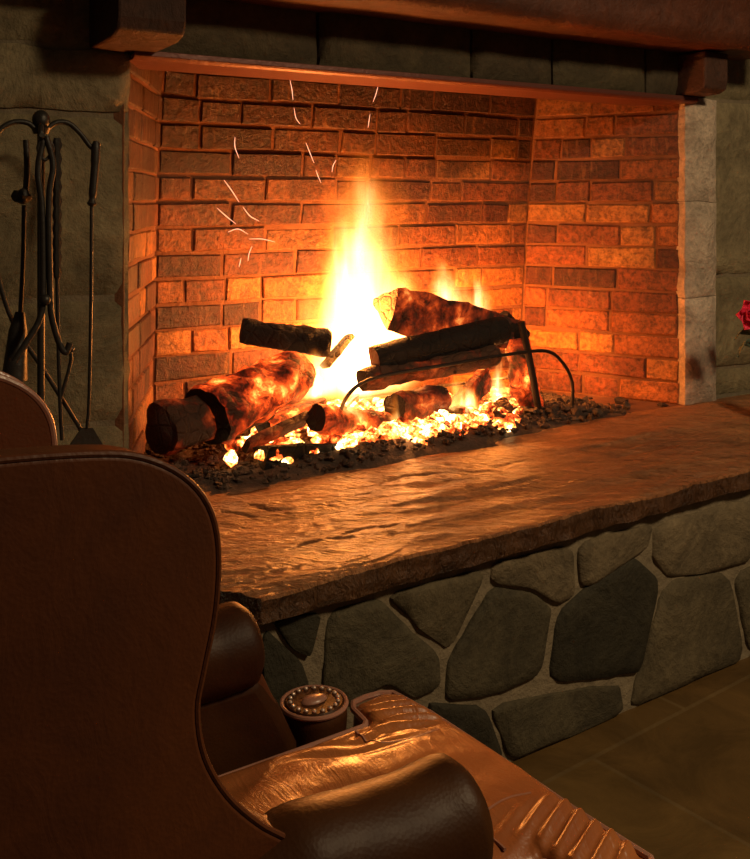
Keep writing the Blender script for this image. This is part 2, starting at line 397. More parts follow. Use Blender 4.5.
# lintel of dark stone pieces
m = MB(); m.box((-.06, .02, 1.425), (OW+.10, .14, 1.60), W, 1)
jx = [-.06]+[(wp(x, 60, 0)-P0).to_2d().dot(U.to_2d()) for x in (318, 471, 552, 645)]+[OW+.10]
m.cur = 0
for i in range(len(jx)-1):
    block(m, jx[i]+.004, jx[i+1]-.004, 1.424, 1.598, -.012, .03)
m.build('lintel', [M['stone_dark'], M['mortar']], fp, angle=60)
# steel angle under the lintel
m = MB()
L = [(-.004, 1.406), (.12, 1.406), (.12, 1.414), (.004, 1.414), (.004, 1.424), (-.004, 1.424)]
m.prism([(-.024, 1.408), (-.016, 1.404), (.13, 1.404), (.13, 1.412), (-.013, 1.412), (-.013, 1.4155), (-.021, 1.4165), (-.021, 1.424), (-.028, 1.424), (-.028, 1.412)], lambda b, a, z: W(a, b, z), 0.0, OW+.03)
m.build('lintel_bar', M['bar'], fp, bevel=.0015, smooth=False)
# jamb column on the right and rough return on the left
m = MB(); m.box((OW+.003, .012, HEARTH), (OW+.142, .25, 1.424), W, 1)
zz = [HEARTH, .80, 1.10, 1.424]
for i in range(3): block(m, OW+.0, OW+.145, zz[i]+(.002 if i else 0), zz[i+1], -.012, .035)
m.build('stone_jamb', [M['jamb'], M['mortar']], fp, angle=60)
# mantel and corbels
m = MB(); 
vs = []; fs = []; na = 70; prof = [(.0, 1.556), (-.185, 1.553), (-.20, 1.565), (-.215, 1.60), (-.21, 1.64), (-.225, 1.67), (-.235, 1.72), (-.225, 1.75), (0, 1.752)]
for i in range(na+1):
    a = -.25+(OW+.5)*i/na
    for b, z in prof:
        p = V3((a*4, b*20, z*20)); vs.append(W(a, b+noise.noise(p)*.010, z+noise.noise(p+V3((9, 0, 0)))*.005))
np_ = len(prof)
for i in range(na):
    for k in range(np_): k2 = (k+1) % np_; fs.append((i*np_+k, i*np_+k2, (i+1)*np_+k2, (i+1)*np_+k))
fs += [tuple(range(np_)), tuple(range(na*np_+np_-1, na*np_-1, -1))]
m.add(vs, fs); m.build('mantel', M['mantel'], fp, angle=50)
def corbel(a0, a1, pr, zb):
    m = MB()
    m.prism([(0, 1.55), (0, zb), (-pr*.75, zb+.004), (-pr*.95, zb+.014), (-pr, zb+.04), (-pr, 1.55)], lambda b, a, z: W(a, b, z), a0, a1)
    o = m.build('corbel', M['corbel'], fp, bevel=.006, smooth=False)
    m = MB(); g = .012
    m.prism([(a0-.004, zb-.004), (a1+.004, zb-.004), (a1+.004, zb+.010), (a0-.004, zb+.010)], lambda a, b, z: W(a, b, z), -pr-.006, -.02)
    return o
corbel(-.09, .052, .20, 1.42); corbel(OW-.045, OW+.06, .115, 1.425)
# hearth slab
A = V3((-.181, 1.602, 0)); E = V3((1.072, .773, 0)); B = A+E*1.75; Dp = P0-U*.62; Cp = P0+U*2.75
ns, nt = 560, 150; m = MB(); vs = []; fs = []
TH = .052
CR = []
for line in (((250, 503), (272, 507), (290, 506), (325, 503), (345, 497), (368, 492)), ((362, 485), (385, 479), (402, 474), (440, 470)), ((345, 531), (372, 524), (384, 527), (396, 524)), ((222, 511), (240, 512), (255, 514)), ((470, 492), (500, 486), (540, 478)), ((300, 545), (330, 538), (350, 536)), ((560, 452), (600, 446), (650, 436)), ((395, 506), (430, 500), (470, 497))):
    for a_, b_ in zip(line[:-1], line[1:]):
        pa, pb = fl(*a_), fl(*b_); CR.append((pa.x, pa.y, pb.x, pb.y))
def slab_pt(s, t):
    f = A.lerp(B, s)
    bk = Dp.lerp(Cp, s) - N*-.015
    e = E.normalized(); nrm = V3((e.y, -e.x, 0))
    j = (noise.noise(f*6)*.006+noise.noise(f*28)*.003)*(1-t)
    return (f+nrm*j).lerp(bk, t)
for j in range(nt+1):
    t = (j/nt)**1.25
    for i in range(ns+1):
        p = slab_pt(i/ns, t); q = V3((p.x*U.x+p.y*U.y, (p.x*N.x+p.y*N.y)*4, 0))
        h = noise.noise(q*3.5)*.0045+noise.noise(q*9)*.003
        st = (noise.noise(q*1.5+V3((3, 1, 0)))+.35*noise.noise(q*5))*6; fr = st-math.floor(st); h += .0036*(math.floor(st)+max(0, (fr-.85)/.15))*.7
        g = p.z*0
        for (ax, ay, bx, by) in CR:
            dx, dy = bx-ax, by-ay; L2 = dx*dx+dy*dy; tt = max(0, min(1, ((p.x-ax)*dx+(p.y-ay)*dy)/L2))
            dd_ = math.hypot(p.x-ax-dx*tt, p.y-ay-dy*tt)+.0015*noise.noise(p*60)
            if dd_ < .008: g = max(g, 1-dd_/.008)
        h -= .008*g; h += .0016*noise.noise(V3((p.x*55, p.y*55, 0)))
        if j == 0: h -= .006
        vs.append((p.x, p.y, HEARTH-.002+h*(.25 if t > .9 else 1)))
for j in range(nt):
    for i in range(ns):
        a = j*(ns+1)+i; fs.append((a, a+1, a+ns+2, a+ns+1))
m.add(vs, fs)
# edge faces all round
ring = list(range(ns+1))+[(j+1)*(ns+1)-1 for j in range(1, nt+1)]+[nt*(ns+1)+i for i in range(ns-1, -1, -1)]+[j*(ns+1) for j in range(nt-1, 0, -1)]
k = len(ring); ev = []
for L_ in range(5):
    for i in ring:
        p = V3(vs[i]); z = p.z*(1-L_/4)+(HEARTH-TH)*L_/4; q = V3((p.x*14, p.y*14, z*60))
        d = noise.noise(q)*.006*(1 if L_ else 0); ev.append((p.x+d*.6, p.y-d, z))
fs = [(L_*k+i, L_*k+(i+1) % k, (L_+1)*k+(i+1) % k, (L_+1)*k+i) for L_ in range(4) for i in range(k)]
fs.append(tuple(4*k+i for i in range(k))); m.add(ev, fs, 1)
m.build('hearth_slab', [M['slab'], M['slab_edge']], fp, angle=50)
# hearth base of irregular stones
e = E.normalized(); nin = V3((-e.y, e.x, 0)); BP = A+nin*.022
def FB(u, b, z): p = BP+e*u+nin*b; return V3((p.x, p.y, z))
def fb_uv(x, y):
    q = (x-375)/F; d = nin.dot(BP)/(nin.x*q+nin.y); p = V3((q*d, d, 0)); return ((p-BP).dot(e), CAMZ-(y-HZ)/F*d)
polys = [
 [(634,558),(660,582),(638,670),(626,674),(550,682),(560,612),(598,580)],
 [(656,526),(752,498),(751,560),(706,572),(668,577),(654,560)],
 [(666,583),(728,573),(744,662),(700,682),(631,710),(640,672)],
 [(493,588),(535,595),(552,611),(540,672),(493,695),(446,700),(451,658)],
 [(494,564),(572,546),(574,594),(558,604),(530,588),(492,582)],
 [(578,543),(652,524),(647,549),(582,591)],
 [(491,705),(619,684),(624,712),(554,751),(512,760)],
 [(330,612),(380,600),(404,626),(440,656),(438,684),(416,698),(388,684),(350,705),(324,690)],
 [(388,596),(488,568),(449,650),(412,622)],
 [(272,622),(322,612),(310,656),(296,650)],
 [(264,628),(300,660),(308,688),(290,720),(262,700)],
 [(424,704),(484,706),(504,758),(470,772)],
 [(735,573),(800,556),(800,636),(750,658)],
 [(758,497),(860,466),(865,530),(760,558)],
]
uvp = [[fb_uv(*p) for p in P] for P in polys]
# hidden lower-left and the run beyond the frame
uvp += [[(.13,.02),(.30,.02),(.28,.16),(.12,.19)], [(.32,.02),(.46,.015),(.44,.14),(.30,.16)], [(.0,.02),(.11,.02),(.10,.2),(.0,.22)]]
x = 1.62
rn = random.Random(4)
uvp += [[(1.45,.02),(1.64,.02),(1.62,.17),(1.47,.21)]]
while x < 2.25:
    wd = rn.uniform(.2, .3); uvp += [[(x+.01,.30),(x+wd-.02,.27),(x+wd-.01,.405),(x+.02,.405)], [(x+.05,.02),(x+wd+.03,.02),(x+wd-.01,.25),(x+.015,.28)]]; x += wd
m = MB(); 
m.cur = 0
def inset_round(P, k):
    cx = sum(p[0] for p in P)/len(P); cy = sum(p[1] for p in P)/len(P)
    return [(cx+(p[0]-cx)*k, cy+(p[1]-cy)*k) for p in P]
def chaikin(P, n=2):
    for _ in range(n):
        Q = []
        for i in range(len(P)):
            a, b = P[i], P[(i+1) % len(P)]; Q += [(a[0]*.88+b[0]*.12, a[1]*.88+b[1]*.12), (a[0]*.12+b[0]*.88, a[1]*.12+b[1]*.88)]
        P = Q
    return P
SM = [1, 0, 3, 2, 0, 0, 2, 2, 3, 1, 1, 1, 3, 0]
for pi_, P in enumerate(uvp):
    P = [(u, min(max(z, .005), HEARTH-TH+.012)) for u, z in P]
    P = chaikin(P, 2); P = inset_round(P, 1.035); n = len(P); rings = [(1.0, .010), (.992, .001), (.97, -.003), (.8, -.005), (.55, -.006), (.28, -.006)]
    vs = []
    for kk, b in rings:
        for (u, z) in inset_round(P, kk):
            q = V3((u*18, z*18, 0)); jj = .004 if kk > .9 else 0
            vs.append(FB(u+noise.noise(q)*jj, b+noise.noise(q*.8)*.005, z+noise.noise(q+V3((4, 4, 0)))*jj))
    cx = sum(p[0] for p in P)/n; cz = sum(p[1] for p in P)/n; vs.append(FB(cx, -.006, cz)); fs = []
    for r in range(len(rings)-1):
        for i in range(n): i2 = (i+1) % n; fs.append((r*n+i, r*n+i2, (r+1)*n+i2, (r+1)*n+i))
    r = len(rings)-1
    for i in range(n): fs.append((r*n+i, r*n+(i+1) % n, (r+1)*n))
    m.add(vs, fs, SM[pi_] if pi_ < len(SM) else pi_ % 4)
# mortar core: the full block under the slab, rough front
nu, nz = 150, 26; vs = []; fs = []
for j in range(nz+1):
    for i in range(nu+1):
        u = 2.3*i/nu; z = (HEARTH-TH+.01)*j/nz; q = V3((u*25, z*25, 0)); vs.append(FB(u, .004+noise.noise(q)*.004, z))
for j in range(nz):
    for i in range(nu): a = j*(nu+1)+i; fs.append((a, a+1, a+nu+2, a+nu+1))
m.add(vs, fs, 4)
zc = HEARTH-TH+.008
pl = [FB(0.0, .01, 0), FB(2.3, .01, 0), W(2.7, 0, 0), W(-.6, 0, 0)]
m.hexa(pl+[V3((p.x, p.y, zc)) for p in pl], 4)
hs = [m_stone('fieldstone_'+k, [c, tuple(x*1.3 for x in c)], 7, island=False) for k, c in (('tan', (.155, .112, .062)), ('dark', (.036, .029, .016)), ('olive', (.085, .066, .036)), ('brown', (.11, .082, .044)))]
m.build('hearth_base', hs+[M['mortar']], fp, angle=60)
# ------------------------------------------------------------------ ash bed
def chunk(m, c, r, mi=0, flat=.8):
    m.cur = mi; R = Matrix.Rotation(random.uniform(0, 6.3), 3, 'Z') @ Matrix.Rotation(random.uniform(-.6, .6), 3, 'X')
    m.ball(c, r, 4, (random.uniform(.8, 1.4), random.uniform(.7, 1.1), random.uniform(.55, flat)), .9, R)
def abz(p): q = V3((p[0], p[1], 0))-P0; return q.dot(U), q.dot(N)
m = MB(); vs = []; fs = []; na, nb = 120, 40
def ash_h(a, b, b0=None):
    b0 = b if b0 is None else b0
    n = noise.noise(V3((a*6, b*6, 0)))*.012+noise.noise(V3((a*20, b*20, 0)))*.008
    e = min((a-.03)/.12, (OW-.12-a)/.2, (b0+.10)/.07, 1); e = max(0, min(1, e))
    c = .024*math.exp(-((a-.72)**2/.18))*1.0
    return HEARTH-.009+e*(.012+c+n)
for j in range(nb+1):
    for i in range(na+1):
        a = .02+(OW-.05)*i/na; b = -.10+(.56)*j/nb
        b0 = b; b += (noise.noise(V3((a*7, 0, 0)))*.03+max(0, a-.5)*.07)*(1-j/nb)
        lo = SP*max(b, 0)/DEP+.01; a2 = max(lo, min(OW-lo, a)); b2 = min(b, DEP-.005)
        vs.append(W(a2, b2, ash_h(a, b, b0)))
for j in range(nb):
    for i in range(na): k = j*(na+1)+i; fs.append((k, k+1, k+na+2, k+na+1))
m.add(vs, fs)
for _ in range(1900):
    a = random.uniform(.12, OW-.22); b = random.uniform(-.09, .38)
    if b < -.085+max(0, a-.5)*.09: continue
    chunk(m, W(a, b, ash_h(a, b)+.002), random.uniform(.003, .011))
for _ in range(160):
    a = random.gauss(1.30, .12); b = random.gauss(.13, .04); chunk(m, W(a, b, ash_h(a, b)+.012), random.uniform(.006, .016))
tag(m.build('ash_bed', M['ash'], merge=False), 'dark heap of ash and cinders spread over the firebox floor', 'ash', kind='stuff')
# glowing coals
m = MB()
for _ in range(420):
    x = random.uniform(225, 525) if random.random() < .3 else random.gauss(410, 55); x = max(215, min(525, x)); y = random.uniform(395, 452) - (x-400)*.10
    p = fl(x, y, HEARTH+.02); a, b = abz(p)
    if b < -.02 or b > .36: continue
    chunk(m, W(a, b, ash_h(a, b)+random.uniform(0.0, .03)), random.uniform(.010, .026))
tag(m.build('glowing_coals', M['ember'], merge=False), 'bed of orange glowing coals beneath the burning logs', 'embers', kind='stuff')
# ------------------------------------------------------------------ logs
def log(name, p0, p1, r, mats, label, shape='round', seed=0, wob=.16, taper=1.0, bend=.0, seg=26, sq=1.0, group=None):
    p0 = V3(p0); p1 = V3(p1); m = MB(); n = 22; L = (p1-p0).length
    side = (p1-p0).cross(V3((0, 0, 1))).normalized()
    pts = [p0.lerp(p1, i/n)+V3((0, 0, 1))*bend*math.sin(math.pi*i/n) for i in range(n+1)]
    rr = [r*(1+(taper-1)*i/n)*(1+.05*noise.noise(V3((i*.4, seed, 0)))) for i in range(n+1)]
    rr[0] *= .93; rr[-1] *= .93
    if shape == 'round': sh = lambda th: 1+.06*math.sin(3*th+seed)
    elif shape == 'wedge':
        def sh(th):
            k = (th+seed) % (2*math.pi/3); return .62/max(.45, math.cos(k-math.pi/3))*1.05
    elif shape == 'board':
        def sh(th): return min(1/max(.001, abs(math.cos(th+seed))), .42/max(.001, abs(math.sin(th+seed))), 1.08)
    elif shape == 'half':
        def sh(th):
            k = math.sin(th+seed); return 1.0 if k > -.25 else .25/abs(k)
    m.tube(pts, rr, seg, True, 0, 1, sq, sh, wob, seed)
    mid = (p0+p1)/2
    o = m.build(name, mats, origin=mid, angle=55)
    return tag(o, label, 'log', group)
K = dict
def lg(x0, y0, b0, x1, y1, b1, rpx, mats, label, name='log', **kw):
    p0 = wp(x0, y0, b0); p1 = wp(x1, y1, b1); d = (p0.y+p1.y)/2
    return log(name, p0, p1, rpx*d/F, [M[k] for k in mats], label, **kw)
lg(160, 430, .06, 262, 404, .17, 25, ('bark', 'cut'), 'tan log at the far left of the fire with a dark sawn end', seed=1, taper=.85)
lg(207, 418, .07, 300, 372, .20, 30, ('bark_hot', 'char'), 'thick log left of the flames, glowing red along its bark', seed=2, wob=.2, taper=.8)
lg(240, 336, .34, 328, 349, .25, 18, ('char', 'char'), 'dark log behind the left pile, its right end touching the flame', seed=3, taper=1.1, shape='half')
lg(246, 446, .045, 306, 418, .10, 9, ('bark', 'char'), 'thin scorched stick leaning low in the left embers', seed=4, shape='board')
lg(262, 456, -.005, 352, 452, .02, 15, ('char', 'char'), 'black split log lying lowest at the front left of the fire', seed=5, shape='wedge', taper=.8)
lg(316, 419, .05, 398, 428, .12, 14, ('bark_hot', 'char'), 'short glowing log behind the left leg of the grate', seed=6)
lg(386, 306, .19, 518, 334, .23, 21, ('char_face', 'cut_pale'), 'topmost split log with a pale face pushed into the flame', seed=7.2, shape='wedge', wob=.14, taper=.7)
lg(372, 361, .13, 503, 329, .14, 14.5, ('char', 'cut_pale'), 'straight black log resting above the grate bar, just under the topmost log', seed=8, shape='half', wob=.08)
lg(362, 380, .11, 495, 355, .12, 11.5, ('bark', 'char'), 'ridged brown log resting on the grate bar', seed=9, wob=.24)
lg(395, 409, .08, 440, 402, .10, 16.5, ('char_face', 'char'), 'stubby charcoal chunk in the middle of the embers', seed=10, shape='round', wob=.3)
lg(452, 414, .14, 487, 376, .20, 11, ('char_hot', 'char'), 'tilted charred board between the embers and the grate bar', seed=11, shape='board')
lg(446, 420, .10, 470, 414, .11, 11, ('char', 'char'), 'small round charcoal stub right of the charcoal chunk', seed=12, wob=.3)
lg(486, 414, .12, 506, 408, .13, 10, ('bark', 'char'), 'small brown log stub at the foot of the standing log', seed=13, wob=.3)
lg(528, 418, .17, 517, 338, .20, 15, ('char_hot', 'char'), 'charred log standing on end at the right of the fire', seed=14, wob=.22, taper=.8)
lg(500, 318, .24, 520, 340, .22, 12, ('char', 'char'), 'blackened log stub on top of the standing log', seed=15, wob=.3)
lg(325, 366, .22, 350, 336, .26, 7, ('char', 'char'), 'thin black stick leaning upright inside the main flame', seed=16, shape='board')
lg(415, 440, .03, 396, 420, .06, 9, ('char_hot', 'char'), 'small glowing stub under the charcoal chunk', seed=17, shape='wedge')
lg(352, 452, .03, 398, 444, .05, 8, ('bark_hot', 'char'), 'small glowing stick lying in front of the coals', seed=18, wob=.3)
lg(262, 424, .16, 318, 400, .22, 13, ('bark_hot', 'char'), 'glowing log tucked behind the red left log', seed=19, shape='half')
# ------------------------------------------------------------------ fire grate
g = empty('fire_grate', wp(450, 430, .1)*1.0, 'black wrought iron fire grate with curved end hoops holding the logs', 'grate')
def bar(name, pts, r, par, mat='grate', seg=8, n=8, **kw):
    m = MB(); m.tube(bez(pts, n), r, seg); return m.build(name, M[mat], par, angle=60)
fz = HEARTH
bar('front_bar', [wp(337, 447, .05), wp(338, 425, .05), wp(345, 400, .055), wp(362, 383, .065), wp(392, 374, .075), wp(452, 364, .08), wp(505, 355, .09), wp(545, 351, .10), wp(562, 362, .10), wp(572, 382, .10), wp(572, 408, .10)], .0052, g)
bar('end_bar', [wp(521, 322, .10), wp(530, 362, .10), wp(540, 418, .10)], [.0105]*17, g)
bar('cross_bar', [wp(345, 408, .06), wp(352, 400, .18), wp(358, 395, .30)], .005, g)
bar('cross_bar', [wp(455, 372, .09), wp(459, 366, .18), wp(462, 362, .30)], .005, g)
bar('rear_bar', [wp(352, 398, .30), wp(450, 385, .30), wp(530, 375, .30)], .005, g)
bar('leg', [wp(358, 395, .30), wp(357, 415, .30)], .005, g); bar('leg', [wp(530, 375, .30), wp(531, 398, .30)], .005, g)
# ------------------------------------------------------------------ flames: emission volumes
def flame_mat(name, strength, seed, ns=3.0, warp=.55, hot=1.0, density=1.0):
    t = NT(name); tc = t.n('ShaderNodeTexCoord').outputs['Object']      # local: x,y in -1..1, z in 0..1
    add = t.n('ShaderNodeVectorMath', operation='ADD'); t.l(tc, add.inputs[0]); add.inputs[1].default_value = (seed*3.1, seed*1.7, seed)
    mp = t.n('ShaderNodeMapping'); t.l(add.outputs[0], mp.inputs[0]); mp.inputs['Scale'].default_value = (1, 1, 1.5)
    nz = t.n('ShaderNodeTexNoise'); t.l(mp.outputs[0], nz.inputs['Vector']); nz.inputs['Scale'].default_value = ns; nz.inputs['Detail'].default_value = 3
    sub = t.n('ShaderNodeVectorMath', operation='SUBTRACT'); t.l(nz.outputs['Color'], sub.inputs[0]); sub.inputs[1].default_value = (.5, .5, .5)
    sep0 = t.n('ShaderNodeSeparateXYZ'); t.l(tc, sep0.inputs[0])
    amp = t.math('MULTIPLY', t.math('ADD', sep0.outputs[2], .15), warp*2)
    sc = t.n('ShaderNodeVectorMath', operation='SCALE'); t.l(sub.outputs[0], sc.inputs[0]); t.l(amp, sc.inputs['Scale'])
    ad = t.n('ShaderNodeVectorMath', operation='ADD'); t.l(tc, ad.inputs[0]); t.l(sc.outputs[0], ad.inputs[1])
    s = t.n('ShaderNodeSeparateXYZ'); t.l(ad.outputs[0], s.inputs[0])
    x, y, z = s.outputs
    rad = t.math('SQRT', t.math('ADD', t.math('MULTIPLY', x, x), t.math('MULTIPLY', y, y)))
    R = t.ramp(z, [(0, .50), (.12, .78), (.32, .72), (.55, .52), (.80, .36), (1, .18)])
    q = t.math('SUBTRACT', 1.0, t.math('DIVIDE', rad, t.math('MAXIMUM', R, .02)))
    q = t.math('MAXIMUM', q, 0.0)
    # vertical licks
    mp2 = t.n('ShaderNodeMapping'); t.l(add.outputs[0], mp2.inputs[0]); mp2.inputs['Scale'].default_value = (1, 1, .28)
    st = t.noise(mp2.outputs[0], ns*2.2, 4, .6, .6)
    q = t.math('MULTIPLY', q, t.ramp(st, [(.30, .25), (.62, 1.0)]))
    fz_ = t.ramp(sep0.outputs[2], [(0, .0), (.08, 1), (.55, .85), (.80, .5), (.97, 0)])
    q = t.math('MULTIPLY', q, fz_)
    col = t.ramp(q, [(0, (1, .15, .008)), (.12, (1, .24, .02)), (.28, (1, .42, .09)), (.5, (1, .60, .24)), (.8, (1, .78, .5))])
    em = t.n('ShaderNodeEmission'); t.l(col, em.inputs[0]); t.l(t.math('MULTIPLY', t.math('POWER', q, 1.5), strength), em.inputs[1])
    t.l(em.outputs[0], t.out.inputs['Volume']); t.m.cycles.volume_step_rate = .35
    return t.m
def flame(name, xb, yb, xt, yt, b, wpx, depth, strength, label, seed, **kw):
    p0 = wp(xb, yb, b); p1 = wp(xt, yt, b); d = p0.y
    m = MB(); prof = [(.3, 0), (.85, .05), (1.0, .15), (.98, .4), (.8, .65), (.6, .85), (.4, .97), (.05, 1.0)]; m.lathe(prof, seg=20)
    o = m.build(name, flame_mat('fire_'+str(seed), strength, seed, **kw)); ax = p1-p0; h = ax.length
    up = ax.normalized(); side = U-(up*U.dot(up)); side.normalize(); fw = up.cross(side)
    rx = wpx*d/F/2
    Mx = Matrix((side*rx, fw*depth, up*h)).transposed().to_4x4(); Mx.translation = p0
    o.matrix_world = Mx
    return tag(o, label, 'flame')
flame('flame', 364, 408, 364, 128, .30, 250, .10, 200, 'tall central yellow-white flame rising from the log pile', 1, ns=1.9, warp=.42)
flame('flame', 352, 400, 332, 205, .30, 120, .08, 130, 'orange tongue of flame left of the tall central flame', 2, ns=2.0, warp=.5)
flame('flame', 392, 380, 396, 235, .34, 115, .07, 150, 'yellow flame between the tall central flame and the topmost log', 3, ns=2.0, warp=.5)
flame('flame', 450, 345, 442, 248, .30, 110, .06, 200, 'small yellow flame behind the topmost log', 4, ns=2.2, warp=.5)
flame('flame', 482, 340, 476, 268, .30, 60, .05, 160, 'low flame at the right end of the topmost log', 5, ns=2.2, warp=.5)
flame('flame', 350, 462, 344, 385, .06, 95, .05, 420, 'low bright flame at the left foot of the grate', 6, ns=2.0, warp=.5)
flame('flame', 408, 462, 402, 385, .07, 100, .05, 420, 'low bright flame in front of the charcoal chunk', 7, ns=2.2, warp=.5)
flame('flame', 458, 455, 462, 372, .10, 100, .05, 420, 'low bright flame under the right half of the grate bar', 8, ns=2.2, warp=.5)
flame('flame', 318, 400, 316, 345, .20, 80, .06, 160, 'low flame between the red left log and the central flame', 9, ns=2.2, warp=.5)
flame('flame', 497, 425, 500, 350, .18, 50, .04, 130, 'narrow flame licking the standing log', 10, ns=2.2, warp=.5)
# light given by the fire itself
FC = (1.0, .29, .04)
lamp('fire_light', 'POINT', wp(366, 335, .24), 38, FC, .07)
lamp('fire_light', 'POINT', wp(500, 330, .26), 30, FC, .05)
lamp('ember_light', 'POINT', wp(405, 440, -.01), 8, (1, .33, .07), .05)
lamp('ember_light', 'POINT', wp(300, 400, .16), 1.2, (1, .25, .05), .04)
lamp('ember_light', 'POINT', wp(505, 375, .28), 4, (1, .33, .07), .04)
# ------------------------------------------------------------------ sparks
def spark(pts, r=.0011):
    m = MB(); P = bez(pts, 5); n = len(P); m.tube(P, [r*(.35+.65*math.sin(math.pi*(i+.5)/n)) for i in range(n)], 6)
    o = m.build('spark', M['spark'], origin=P[n//2]); return o
SPK = [([(235,137),(235,147),(239,158)], 'glowing spark highest of those left of the flames'),
 ([(224,180),(232,191),(239,202)], 'spark upper end of the slanting pair left of the flames'),
 ([(243,207),(250,216),(259,221)], 'spark just above the forked group left of the flames'),
 ([(217,208),(226,216),(236,224)], 'leftmost long spark of the forked group'),
 ([(228,232),(238,229),(248,234)], 'arched spark in the forked group'),
 ([(249,239),(262,239),(275,242)], 'level spark on the right of the forked group'),
 ([(252,246),(249,254),(248,261)], 'short upright spark under the forked group'),
 ([(241,258),(240,263),(239,267)], 'smallest spark low under the forked group'),
 ([(290,80),(292,90),(293,100)], 'spark near the lintel, above the left of the flames'),
 ([(294,108),(296,118),(300,124)], 'spark a little below the lintel, left of the tall flame'),
 ([(306,143),(310,153),(314,163)], 'spark midway between lintel and flame tip'),
 ([(316,170),(318,176),(321,183)], 'spark nearest the left of the flame tip'),
 ([(378,86),(376,94),(373,102)], 'spark near the lintel above the tall flame'),
 ([(370,114),(369,121),(368,128)], 'spark directly above the tip of the tall flame'),
 ([(332,172),(333,166),(336,160)], 'faint spark beside the flame tip')]
for P, lb in SPK:
    tag(spark([wp(x, y, .30) for x, y in P], .0010), lb, 'spark', 'sparks in the firebox')
# ------------------------------------------------------------------ fireside tools
ts_o = wp(40, 454, -.14); ts_o.z = HEARTH+.002
ts = empty('tool_stand', ts_o, 'black wrought iron fireside tool stand with curled hooks against the left wall', 'tool stand')
bt = -.14
def T(x, y, b=bt): return wp(x, y, b)
bar('post', [T(41, 122), T(41, 200), T(41, 300), T(41, 440)], .0075, ts, 'tool', seg=8)
m = MB(); m.ball(T(41, 120), .017, 8, (1, 1, 1.15)); m.tube([T(41, 128), T(41, 134)], [.019, .014], 12); m.build('finial', M['tool'], ts)
bar('hook', [T(44, 132), T(55, 123), T(68, 123), T(80, 133), T(90, 146), T(95, 148), T(99, 143)], .0052, ts, 'tool')
bar('hook', [T(38, 132), T(28, 123), T(14, 122), T(2, 128), T(-8, 140), T(-13, 138)], .0052, ts, 'tool')
bar('hook', [T(41, 130, bt), T(41, 126, bt-.05), T(41, 131, bt-.07), T(41, 138, bt-.075), T(42, 135, bt-.09)], .005, ts, 'tool')
m = MB(); m.lathe([(.10, 0), (.10, .008), (.03, .022), (.012, .05)], tuple(ts_o)); m.build('base', M['tool'], ts)
# shovel hanging on the right hook
sh = empty('fire_shovel', T(92, 450, bt-.03), 'long black fire shovel hanging from the right hook of the tool stand', 'shovel')
b2 = bt-.005
bar('handle', [T(96, 142, b2), T(95, 165, b2), T(93, 200, b2), T(92, 206, b2)], [.0075, .0095]+[.0085]*21+[.006]*2, sh, 'tool') if False else None
m = MB(); m.tube(bez([T(96, 141, b2), T(95, 165, b2), T(93, 190, b2), T(91.5, 206, b2)], 6), [.005, .008, .009, .009, .009, .009, .008, .008, .008, .008, .008, .008, .008, .008, .007, .006, .007, .010, .006], 10); m.build('handle', M['tool'], sh)
bar('shaft', [T(91.5, 204, b2), T(91, 300, b2), T(89, 400, b2), T(87, 428, b2)], .0036, sh, 'tool')
m = MB(); A_ = [T(82, 428, b2), T(93, 428, b2), T(105, 448, b2), T(101, 456, b2), T(70, 456, b2), T(68, 448, b2)]
off = N*-.03
m.add(A_+[p+N*.004 for p in A_], [tuple(range(6)), tuple(range(11, 5, -1))]+[(i, (i+1) % 6, (i+1) % 6+6, i+6) for i in range(6)]); m.build('pan', M['tool'], sh, smooth=False)
# tongs in the middle
tg = empty('fire_tongs', T(48, 400, bt-.06), 'black fire tongs hanging in front of the tool stand post', 'tongs')
b3 = bt-.075
bar('arm', [T(44, 136, b3), T(38, 170, b3), T(42, 210, b3), T(43, 290, b3), T(40, 318, b3), T(28, 340, b3), T(14, 362, b3)], .0062, tg, 'tool')
bar('arm', [T(46, 136, b3-.004), T(53, 165, b3-.004), T(49, 200, b3-.004), T(50, 290, b3-.004), T(52, 318, b3-.004), T(60, 345, b3-.004), T(66, 352, b3-.004), T(70, 343, b3-.004)], .0062, tg, 'tool')
m = MB(); m.ball(T(45, 300, b3-.006), .011, 8); m.build('pivot', M['tool'], tg)
m = MB(); m.tube(bez([T(45, 136, b3), T(38, 148, b3), T(45, 160, b3), T(53, 148, b3), T(45, 136, b3)], 6), .0035, 8); m.build('hanging_loop', M['tool'], tg)
# twisted-shaft poker
pk = empty('fire_poker', T(60, 430, bt-.02), 'black fire poker with a twisted shaft beside the tongs', 'poker')
b4 = bt-.03
m = MB(); P = [T(57, 138+i*7.0, b4) for i in range(21)]; m.tube(P, [.0065+.0035*(i % 2) for i in range(21)], 8); m.build('twisted_handle', M['tool'], pk)
bar('shaft', [T(57, 276, b4), T(58, 330, b4), T(60, 400, b4), T(62, 440, b4)], .004, pk, 'tool')
bar('hook_tip', [T(60, 400, b4), T(66, 380, b4), T(71, 360, b4), T(70, 350, b4)], .0038, pk, 'tool')
m = MB(); m.ball(T(71, 349, b4), .007, 6); m.build('tip_knob', M['tool'], pk)
# brush on the left
br = empty('hearth_brush', T(22, 380, bt-.02), 'black hearth brush hanging on the left of the tool stand', 'brush')
b5 = bt-.02
bar('handle', [T(26, 140, b5), T(27, 170, b5), T(25, 200, b5)], [.006]*17, br, 'tool')
m = MB(); m.ball(T(22, 196, b5), .018, 8, (1, 1, .8), .4); m.build('knob', M['tool'], br)
bar('shaft', [T(24, 205, b5), T(23, 260, b5), T(20, 320, b5)], .0045, br, 'tool')
m = MB(); m.tube([T(20, 312, b5), T(18, 330, b5), T(14, 380, b5)], [.008, .017, .024], 12, wob=.2); m.build('bristles', M['tool'], br)
